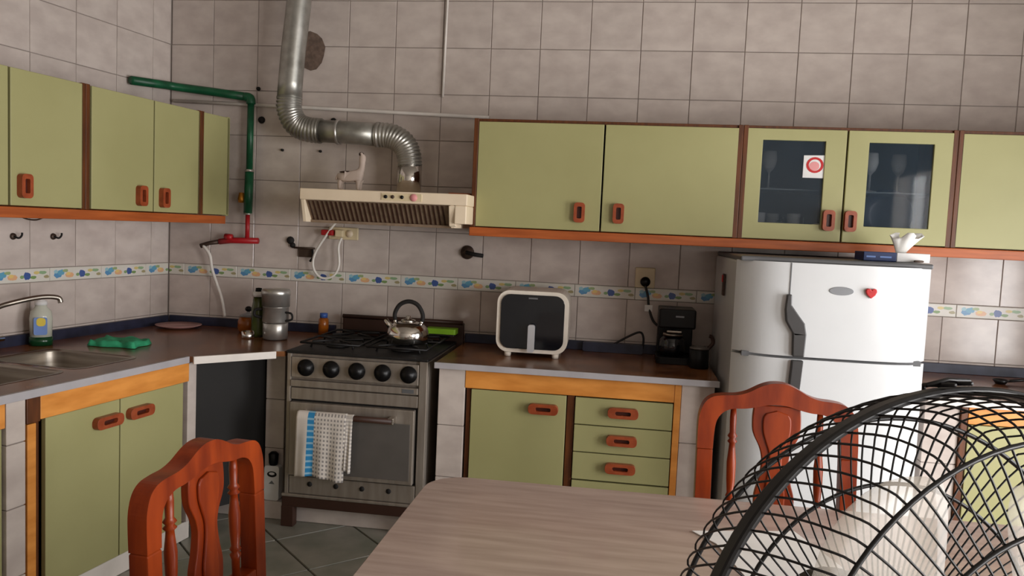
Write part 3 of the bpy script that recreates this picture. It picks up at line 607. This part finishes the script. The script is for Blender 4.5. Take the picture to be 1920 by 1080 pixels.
pt = T('steamer_pot','tall aluminium stacked pot on the corner counter','pot',(0.722,-0.31,CZ)); MB().lathe([(0.052,0.001),(0.056,0.006),(0.057,0.075),(0.055,0.078)],n=28).build('lower_pot','alu',pt); MB().lathe([(0.058,0.079),(0.060,0.085),(0.058,0.15),(0.062,0.153)],n=28).build('middle_pot','alu',pt); MB().lathe([(0.063,0.154),(0.064,0.205),(0.066,0.207),(0.066,0.226),(0.060,0.234),(0.0,0.236)],n=28).build('top_pot','alu',pt)
MB().tube(smooth([(0.058,-0.02,0.13),(0.085,-0.02,0.125),(0.088,-0.02,0.10),(0.06,-0.02,0.09)],5),0.005,8).build('handle','matte_black',pt); MB().tube(smooth([(-0.058,-0.02,0.14),(-0.085,-0.03,0.135),(-0.088,-0.03,0.11),(-0.06,-0.02,0.10)],5),0.007,8).build('handle','matte_black',pt)
ob = T('oil_bottle','olive glass oil bottle with white collar behind the pot','bottle',(0.618,-0.27,CZ)); MB().lathe([(0.030,0.001),(0.032,0.02),(0.032,0.13),(0.026,0.165),(0.022,0.19)],n=18).build('body','olive_glass',ob); MB().lathe([(0.03,0.19),(0.03,0.212),(0.018,0.214)],n=18).build('collar','label_white',ob); MB().lathe([(0.016,0.214),(0.014,0.23),(0,0.232)],n=14).build('stopper','black',ob)
hj = T('honey_jar','amber jar with black knob lid in the counter corner','jar',(0.515,-0.16,CZ)); MB().lathe([(0.040,0.001),(0.050,0.02),(0.050,0.055),(0.040,0.078)],n=22).build('body','amber',hj); MB().lathe([(0.043,0.078),(0.040,0.086),(0.01,0.096),(0.008,0.102)],n=22).build('lid','smoke_glass',hj); MB().sphere((0,0,0.115),0.017,0.017,0.014).build('knob','black',hj)
cu = T('steel_cup','small shiny steel cup in front of the amber jar','cup',(0.605,-0.345,CZ)); MB().lathe([(0.026,0.001),(0.028,0.004),(0.029,0.034),(0.026,0.034),(0.025,0.006),(0,0.005)],n=22).build('shell','chrome',cu)
ab = T('spice_bottle','small amber bottle with blue cap behind the stove','bottle',(0.868,-0.085,CZ)); MB().lathe([(0.024,0.001),(0.025,0.05),(0.024,0.078),(0.016,0.086)],n=18).build('body','amber',ab); MB().lathe([(0.019,0.086),(0.019,0.108),(0,0.109)],n=16).build('cap','blue_cap',ab)
wbt = T('cleaner_bottle','white cleaner bottle with black cap on the floor plinth by the stove','bottle',(0.826,-0.528,0.0785)); MB().prism([rrect(-0.034,0.034,0.001,0.155,0.012)],-0.018,0.018,'xz').build('body','label_white',wbt,0.008,3); MB().lathe([(0.016,0.153),(0.02,0.165),(0.022,0.205),(0.012,0.214),(0,0.215)],n=16).build('cap','black',wbt)
MB().prism([ell(0.002,0.118,0.022,0.013)],-0.0195,-0.018,'xz').build('label_mark','matte_black',wbt); MB().prism([ell(0.002,0.121,0.013,0.006)],-0.0205,-0.0195,'xz').build('label_mark','label_white',wbt); MB().prism([[(-0.012,0.075),(0.014,0.075),(0.002,0.09)]],-0.0195,-0.018,'xz').build('label_mark','badge',wbt)
# kettle on the right front burner
ke = T('kettle','shiny steel kettle with arched black handle on the stove','kettle',(1.385,-0.42,0.7975)); MB().lathe([(0.080,0.001),(0.090,0.008),(0.092,0.045),(0.084,0.068),(0.060,0.088),(0.034,0.094)],n=30).build('body','chrome',ke)
MB().lathe([(0.034,0.0945),(0.03,0.102),(0.01,0.106),(0.012,0.118),(0,0.121)],n=20).build('lid','chrome',ke); MB().tube([(-0.066,0.0,0.055),(-0.095,0,0.082),(-0.102,0,0.098)],[0.018,0.012,0.010],10).build('spout','chrome',ke)
MB().tube(smooth([(-0.056,0,0.086),(-0.062,0,0.125),(-0.04,0,0.166),(0,0,0.182),(0.04,0,0.168),(0.064,0,0.125),(0.058,0,0.086)],6),0.0095,10).build('handle','matte_black',ke)
for x in (-0.058,0.060): MB().sphere((x,0,0.092),0.009,0.011,0.013,mi=0).build('bracket','chrome',ke)
lm = T('lime_container','lime green plastic tub at the back of the stove','container',(1.47,-0.115,0.7975)); MB().prism([rrect(-0.07,0.066,-0.032,0.032,0.008)],0.001,0.008).build('base','iron',lm,0.002); MB().prism([rrect(-0.074,0.070,-0.035,0.036,0.008)],0.009,0.034).build('lid','lime',lm,0.006,3)

# ------------------------------------------------------------------ counter objects, right
af = T('air_fryer','cream air fryer with black glass front on the right counter','air fryer',(1.925,-0.36,CZ),0.03)
MB().prism([rrect(-0.158,0.156,0.020,0.292,0.055,7)],0.0,0.27,'xz').build('shell','fryer_cream',af,0.012,3)
MB().prism([rrect(-0.140,0.138,0.038,0.276,0.042,7)],-0.008,0.001,'xz').build('front_glass','dark_glass',af,0.004,2)
bs = MB().prism([rrect(-0.015,0.015,0.030,0.150,0.010)],-0.045,-0.024,'xz').build('handle','fryer_handle',af,0.006,3); bx('stem','alu',af,-0.012,0.012,-0.026,-0.008,0.12,0.145,0.002)
bx('logo_mark','badge',af,-0.02,0.02,-0.0095,-0.008,0.258,0.265,0)
for x,yy in ((-0.105,0.02),(0.105,0.02),(-0.105,0.24),(0.105,0.24)): MB().lathe([(0.014,0.001),(0.016,0.021)],c=(x,yy,0),n=14).build('foot','fryer_cream',af)
cm = T('coffee_maker','black coffee maker in the dark corner beside the fridge','coffee maker',(2.553,-0.15,CZ))
MB().prism([rrect(-0.085,0.080,-0.14,0.06,0.02)],0.001,0.03).build('base','black',cm,0.004); bx('tower','black',cm,-0.08,0.076,0.0,0.06,0.03,0.24,0.006); bx('head','black',cm,-0.082,0.078,-0.12,0.0,0.155,0.24,0.008); bx('logo_mark','badge',cm,-0.01,0.026,-0.1215,-0.12,0.205,0.212,0)
MB().lathe([(0.05,0.031),(0.058,0.06),(0.054,0.10),(0.042,0.118)],c=(-0.015,-0.06,0),n=20).build('jug','dark_glass',cm); MB().lathe([(0.044,0.118),(0.042,0.13),(0,0.132)],c=(-0.015,-0.06,0),n=20).build('jug_lid','steel',cm); bx('steel_band','steel',cm,-0.045,0.02,-0.122,-0.1,0.136,0.146,0.003)
CORD1(cm); CORD2(cm)
ck = T('canister','black canister with grey lid in front of the coffee maker','canister',(2.645,-0.335,CZ)); MB().lathe([(0.040,0.001),(0.042,0.005),(0.042,0.08),(0.04,0.082)],n=22).build('body','black',ck); MB().lathe([(0.043,0.083),(0.043,0.09),(0.02,0.096),(0,0.097)],n=22).build('lid','oven_glass',ck); MB().tube(smooth([(0.036,0,0.085),(0.055,0.0,0.11),(0.05,0,0.135),(0.038,0,0.14)],5),0.008,8).build('handle','dark_brown',ck)

# ------------------------------------------------------------------ fridge
fr = T('fridge','white two-door fridge with dark curved handles','fridge')
FX0,FX1 = 2.722,3.405
bx('cabinet','fridge_white',fr,FX0+0.004,FX1-0.004,-0.725,-0.04,0.05,1.238,0.01)
bx('top_cap','fridge_grey',fr,FX0+0.006,FX1-0.012,-0.80,-0.05,1.238,1.256,0.006)
def fridge_front(z0,z1):
    pts = []; n = 96
    for k in range(n+1):
        u = -1+2*k/n; x = (FX0+FX1)/2+u*(FX1-FX0)/2; pts.append((x, -0.742-0.098*(1-abs(u)**6)*(0.86+0.14*(1-u*u))))
    return MB().prism([pts+[(FX1,-0.73),(FX0,-0.73)]],z0,z1)
ud = fridge_front(0.903,1.240).build('upper_door','fridge_white',fr,0.004); ld = fridge_front(0.09,0.893).build('lower_door','fridge_white',fr,0.004)
bx('door_gap','fridge_grey',fr,FX0+0.03,FX1-0.03,-0.80,-0.735,0.889,0.907,0)
yh = -0.835
MB().prism([[(2.891,1.126),(2.906,1.127),(2.908,1.088),(2.932,1.056),(2.957,1.024),(2.965,0.985),(2.962,0.905),(2.922,0.904),(2.918,0.988),(2.905,1.008),(2.892,1.03),(2.887,1.068)]],yh-0.022,yh+0.03,'xz').build('handle','handle_grey',ud,0.004)
MB().prism([[(2.921,0.891),(2.961,0.891),(2.957,0.809),(2.950,0.72),(2.925,0.665),(2.905,0.62),(2.90,0.58),(2.885,0.58),(2.884,0.63),(2.90,0.68),(2.912,0.73),(2.917,0.806)]],yh-0.022,yh+0.03,'xz').build('handle','handle_grey',ld,0.004)
bx('seam','fridge_grey',ud,2.8985,2.9025,-0.8375,-0.82,1.126,1.239,0)
MB().prism([ell(3.076,1.147,0.042,0.015)],-0.8425,-0.83,'xz').build('badge','badge',ud,0.001)
MB().lathe([(0.02,0.04),(0.02,0.05),(0.022,0.052)],c=(2.76,-0.65,0),n=12).build('foot','black',fr)
for x,yy in ((2.77,-0.66),(3.36,-0.66),(2.77,-0.12),(3.36,-0.12)): MB().lathe([(0.02,0.0),(0.02,0.06)],c=(x,yy,0),n=12).build('foot','black',fr)
mg = T('heart_magnet','red heart-shaped magnet on the upper fridge door','magnet',(3.175,-0.8405,1.145)); MB().prism([[(0,-0.019),(0.014,-0.006),(0.019,0.005),(0.017,0.014),(0.010,0.017),(0.003,0.015),(0,0.010),(-0.003,0.015),(-0.010,0.017),(-0.017,0.014),(-0.019,0.005),(-0.014,-0.006)]],-0.012,0.002,'xz').build('heart','red',mg,0.003)
mg2 = T('side_magnet','small brown and red magnet on the side of the fridge','magnet',(2.7225,-0.42,1.14)); bx('strip','dark_brown',mg2,-0.008,0.0,-0.02,0.02,-0.06,0.03,0.002); bx('top','red',mg2,-0.012,-0.008,-0.015,0.015,-0.005,0.025,0.002)
tx = T('tissue_box','navy and white tissue box on top of the fridge','tissue box',(3.305,-0.62,1.2565),0.0); bx('left_panel','navy_box',tx,-0.118,-0.002,-0.06,0.06,0.001,0.034,0.002); bx('right_panel','label_white',tx,-0.001,0.115,-0.06,0.06,0.001,0.034,0.002)
for i,(a,b) in enumerate(((-0.108,-0.076),(-0.06,-0.02))): bx('print_line','label_blue',tx,a,b,-0.0612,-0.06,0.013,0.019,0)
m = MB(); vs=[]; nr,na=8,18
for j in range(nr+1):
    for i in range(na):
        a=2*PI*i/na; w=j/nr; r=(0.018+0.030*w)*(1+0.35*w*math.sin(a*4+1)); vs.append((0.03+r*math.cos(a)+0.018*w,0.6*r*math.sin(a),0.034+0.065*w+0.012*w*math.sin(a*3)))
m.add(vs,[(j*na+i,j*na+(i+1)%na,(j+1)*na+(i+1)%na,(j+1)*na+i) for j in range(nr) for i in range(na)],0,True); m.build('tissue','tissue',tx).modifiers.new('solid','SOLIDIFY').thickness=0.002
MB().tube([(3.44-0.015,-0.66,1.262),(3.36,-0.70,1.262)],0.004).build('pen','old_metal',None,label='thin dark pen on the fridge beside the tissue box',category='pen')

# ------------------------------------------------------------------ table
TZ = 0.66
tab = T('dining_table','large grey-brown wood-grain dining table with rounded corner','table')
top = rrect(1.838,3.40,-3.30,-1.782,0.10,8)
MB().prism([top],TZ-0.028,TZ).build('table_top','table_top',tab,0.006,3)
bx('apron','table_edge',tab,1.93,3.31,-3.21,-3.19,0.55,TZ-0.028); bx('apron','table_edge',tab,1.93,3.31,-1.89,-1.87,0.55,TZ-0.028); bx('apron','table_edge',tab,1.92,1.94,-3.19,-1.89,0.55,TZ-0.028); bx('apron','table_edge',tab,3.30,3.32,-3.19,-1.89,0.55,TZ-0.028)
for x in (1.93,3.25):
    for yy in (-3.21,-1.93): bx('leg','table_edge',tab,x,x+0.06,yy,yy+0.06,0,0.549,0.004)
pp = T('paper_sheet','white paper sheet lying on the table under the fan','paper',(2.62,-2.19,TZ)); MB().prism([[(-0.131,0.163),(0.10,0.22),(0.20,-0.10),(-0.02,-0.17),(-0.085,0.10)]],0.001,0.003).build('sheet','paper',pp)

# ------------------------------------------------------------------ chairs
def chair(label, loc, rz, W, top, seat=0.40, grp='carved wooden dining chairs', lean=0.14):
    c = T('dining_chair', label, 'chair', loc, rz, grp); h = W/2; k = (top-seat)/(0.907-0.40); th = 0.044
    def Zz(z): return seat+(z-0.40)*k
    def rec(z): return lean*max(0,z-seat)       # recline, towards +y
    def slab(name, loops, y0=-th/2, y1=th/2, mat='wood_red', bev=0.0045):
        m = MB().prism([[(x*h,Zz(z)) for x,z in l] for l in loops], y0, y1, 'xz'); m.v = [(x,y+rec(z),z) for x,y,z in m.v]; return m.build(name,mat,c,bev,3)
    oL = [(-1.0,0.70),(-1.0,0.76),(-0.985,0.80),(-0.93,0.835),(-0.83,0.855),(-0.68,0.862),(-0.52,0.865),(-0.38,0.875),(-0.22,0.895),(-0.08,0.906)]
    iL = [(-0.80,0.70),(-0.79,0.75),(-0.765,0.785),(-0.69,0.81),(-0.57,0.823),(-0.42,0.826),(-0.28,0.832),(-0.1,0.842)]
    def mir(l): return [(-x,z) for x,z in l[::-1]]
    def dens(l): return [(p.x,p.y) for p in smooth([(a,b,0) for a,b in l],4)]
    slab('crest_rail',[dens(oL+mir(oL))+dens(iL+mir(iL))[::-1]])
    for sgn in (-1,1): slab('stile',[[(sgn*1.0,0.43),(sgn*1.0,0.699),(sgn*0.80,0.699),(sgn*0.80,0.43)]])
    sp = [(0.29,0.838),(0.305,0.80),(0.30,0.765),(0.27,0.742),(0.205,0.712),(0.17,0.68),(0.175,0.65),(0.205,0.61),(0.245,0.575),(0.25,0.54),(0.23,0.475)]
    s1 = dens(sp); slab('splat',[s1+[(-x,z) for x,z in s1[::-1]]],-0.010,0.010,bev=0.003)
    sq = [(0.14,0.815),(0.175,0.80),(0.175,0.765),(0.145,0.738),(0.095,0.705),(0.08,0.68),(0.085,0.65),(0.11,0.61),(0.13,0.575),(0.12,0.53)]; s2 = dens(sq)
    slab('raised_panel',[[(0,0.825)]+s2+[(-x,z) for x,z in s2[::-1]]],-0.017,-0.0095,bev=0.004)
    slab('lower_rail',[[(-0.80,0.445),(0.80,0.445),(0.80,0.478),(-0.80,0.478)]])
    for sgn in (-1,1):
        prof = [(0.009,0.478),(0.010,0.53),(0.014,0.545),(0.009,0.552),(0.014,0.56),(0.010,0.57),(0.013,0.61),(0.014,0.66),(0.010,0.70),(0.009,0.715),(0.015,0.722),(0.009,0.73),(0.015,0.738),(0.009,0.748),(0.010,0.79),(0.008,0.828)]
        pts = [(sgn*0.545*h, rec(Zz(z)), Zz(z)) for r,z in prof]; MB().tube(pts,[r for r,z in prof],12).build('spindle','wood_red',c)
        m = MB().prism([[(sgn*h*1.0,0.0),(sgn*h*0.995,seat+0.032),(sgn*h*0.80,seat+0.032),(sgn*h*0.84,0.0)]],-th/2,th/2,'xz'); m.v=[(x,y+0.10*max(0,0.3-z),z) for x,y,z in m.v]; m.build('rear_leg','wood_red',c,0.004)
        MB().lathe([(0.014,0),(0.018,0.10),(0.022,0.20),(0.016,0.23),(0.024,0.27),(0.024,seat-0.045)],c=(sgn*(h-0.03),-0.37,0),n=14).build('front_leg','wood_red',c)
        MB().tube([(sgn*(h-0.03),-0.35,0.16),(sgn*(h-0.03),-0.012,0.16)],0.010,8).build('stretcher','wood_red',c)
    MB().prism([[(x,y) for x,y in rrect(-h-0.005,h+0.005,-0.41,-0.018,0.04)]],seat-0.012,seat+0.02).build('seat','wood_red',c,0.008,3)
    MB().prism([[(-h+0.01,-0.39),(h-0.01,-0.39),(h-0.01,-0.02),(-h+0.01,-0.02)],[(-h+0.03,-0.37),(h-0.03,-0.37),(h-0.03,-0.04),(-h+0.03,-0.04)]],seat-0.05,seat-0.013).build('seat_frame','wood_red',c)
    return c
chair('red-brown carved wooden chair behind the table, in front of the fridge',(2.778,-1.44,0),0.0,0.455,0.896)
chair('red-brown carved wooden chair at the left end of the table',(1.415,-2.165,0),math.radians(85),0.438,0.815,seat=0.385,lean=0.05)

# ------------------------------------------------------------------ table fan
FC = Vector((2.607,-3.155,0.944)); FN = Vector((0.374,-0.913,0.162)).normalized()
fan = T('table_fan','black wire-cage table fan in the right foreground','fan',(FC.x,FC.y,TZ))
fa_ = FN.cross(Vector((0,0,1))).normalized(); fb_ = fa_.cross(FN)
def FP(r,a,h): return FC - Vector((FC.x,FC.y,TZ)) + (fa_*math.cos(a)+fb_*math.sin(a))*r + FN*h
def ring(name, r, h, rad, n=96, par=None, k=8): return MB().tube([FP(r,2*PI*i/n,h) for i in range(n)],rad,k,closed=True).build(name,'fan_black',par or fan)
m = MB(); n = 120; pr = [(0.257,-0.008),(0.264,-0.008),(0.264,0.008),(0.257,0.008)]
vs = [FP(r,2*PI*i/n,h) for i in range(n) for r,h in pr]
m.add(vs,[(i*4+j,((i+1)%n)*4+j,((i+1)%n)*4+(j+1)%4,i*4+(j+1)%4) for i in range(n) for j in range(4)]); rim = m.build('rim_band','fan_black',fan,0.003)
def cage(name, prof, nw, rad, twist):
    m = MB()
    P = smooth([(r,h,0) for r,h in prof],3)
    for w in range(nw):
        a0 = 2*PI*w/nw
        m.tube([FP(p.x,a0+twist*(i/(len(P)-1)),p.y) for i,p in enumerate(P)],rad,4)
    return m.build(name,'fan_black',fan,kind='stuff')
fg = cage('front_grille',[(0.259,0.008),(0.257,0.045),(0.246,0.070),(0.228,0.080),(0.168,0.086),(0.10,0.092),(0.05,0.095)],104,0.00095,0.12)
for r,h,rad in ((0.2285,0.0815,0.0019),(0.168,0.0875,0.0019),(0.108,0.092,0.0019)): ring('grille_ring',r,h,rad)
rg = cage('rear_grille',[(0.259,-0.008),(0.257,-0.04),(0.246,-0.075),(0.23,-0.088),(0.17,-0.098),(0.11,-0.102),(0.07,-0.104)],104,0.00095,-0.25)
for r,h,rad in ((0.231,-0.090,0.0022),(0.17,-0.0995,0.0019)): ring('grille_ring',r,h,rad)
m = MB(); m.lathe([(0.048,0.0),(0.044,0.008),(0,0.012)],n=24); 
rot = Matrix((fa_,fb_,FN)).transposed()
def fan_local(mb): mb.v = [tuple(rot @ Vector(p) + FC - Vector((FC.x,FC.y,TZ))) for p in mb.v]; return mb
fan_local(MB().lathe([(0.05,0.094),(0.045,0.102),(0,0.106)],n=24)).build('centre_badge','fan_black',fan)
fan_local(MB().lathe([(0.04,-0.02),(0.045,0.02),(0.03,0.035),(0,0.038)],n=24)).build('hub','blade',fan)
fan_local(MB().lathe([(0.068,-0.106),(0.075,-0.13),(0.07,-0.20),(0.04,-0.225),(0,-0.228)],n=24)).build('motor_housing','fan_black',fan)
for kb in range(5):
    bm_ = MB(); vs = []; nr_,na_ = 8,10; a0 = math.radians(56+72*kb)
    for i in range(nr_+1):
        r = 0.04+0.166*i/nr_
        for j in range(na_+1):
            u = j/na_-0.5; half = math.radians(31)*(0.6+0.8*(i/nr_)-0.42*(i/nr_)**3)
            rr = r*(1-0.10*(2*u)**2*(i/nr_)); a = a0+2*half*u
            vs.append((rr*math.cos(a),rr*math.sin(a),-0.025*u*2*(1-0.3*i/nr_)))
    bm_.add(vs,[(i*(na_+1)+j,i*(na_+1)+j+1,(i+1)*(na_+1)+j+1,(i+1)*(na_+1)+j) for i in range(nr_) for j in range(na_)],0,True)
    fan_local(bm_); o = bm_.build('blade','blade',fan); o.modifiers.new('solid','SOLIDIFY').thickness = 0.002
at = math.radians(86)
for da in (-0.03,0.03): MB().tube([FP(0.260,at+da,-0.018),FP(0.266,at+da,-0.018),FP(0.267,at+da,0.016)],0.0018,8).build('clip','fan_black',fan)
MB().tube([FP(0.268,at-0.08,0.0),FP(0.270,at,0.0),FP(0.268,at+0.08,0.0)],0.002,8).build('clip_bar','fan_black',fan)
back = FP(0,0,-0.16)
MB().tube([back,(back.x,back.y,0.16),(back.x,back.y,0.04)],[0.03,0.024,0.028],14).build('column','fan_black',fan)
MB().lathe([(0.13,0.001),(0.13,0.012),(0.10,0.024),(0.035,0.04)],c=(back.x,back.y,0),n=36).build('base','fan_black',fan)
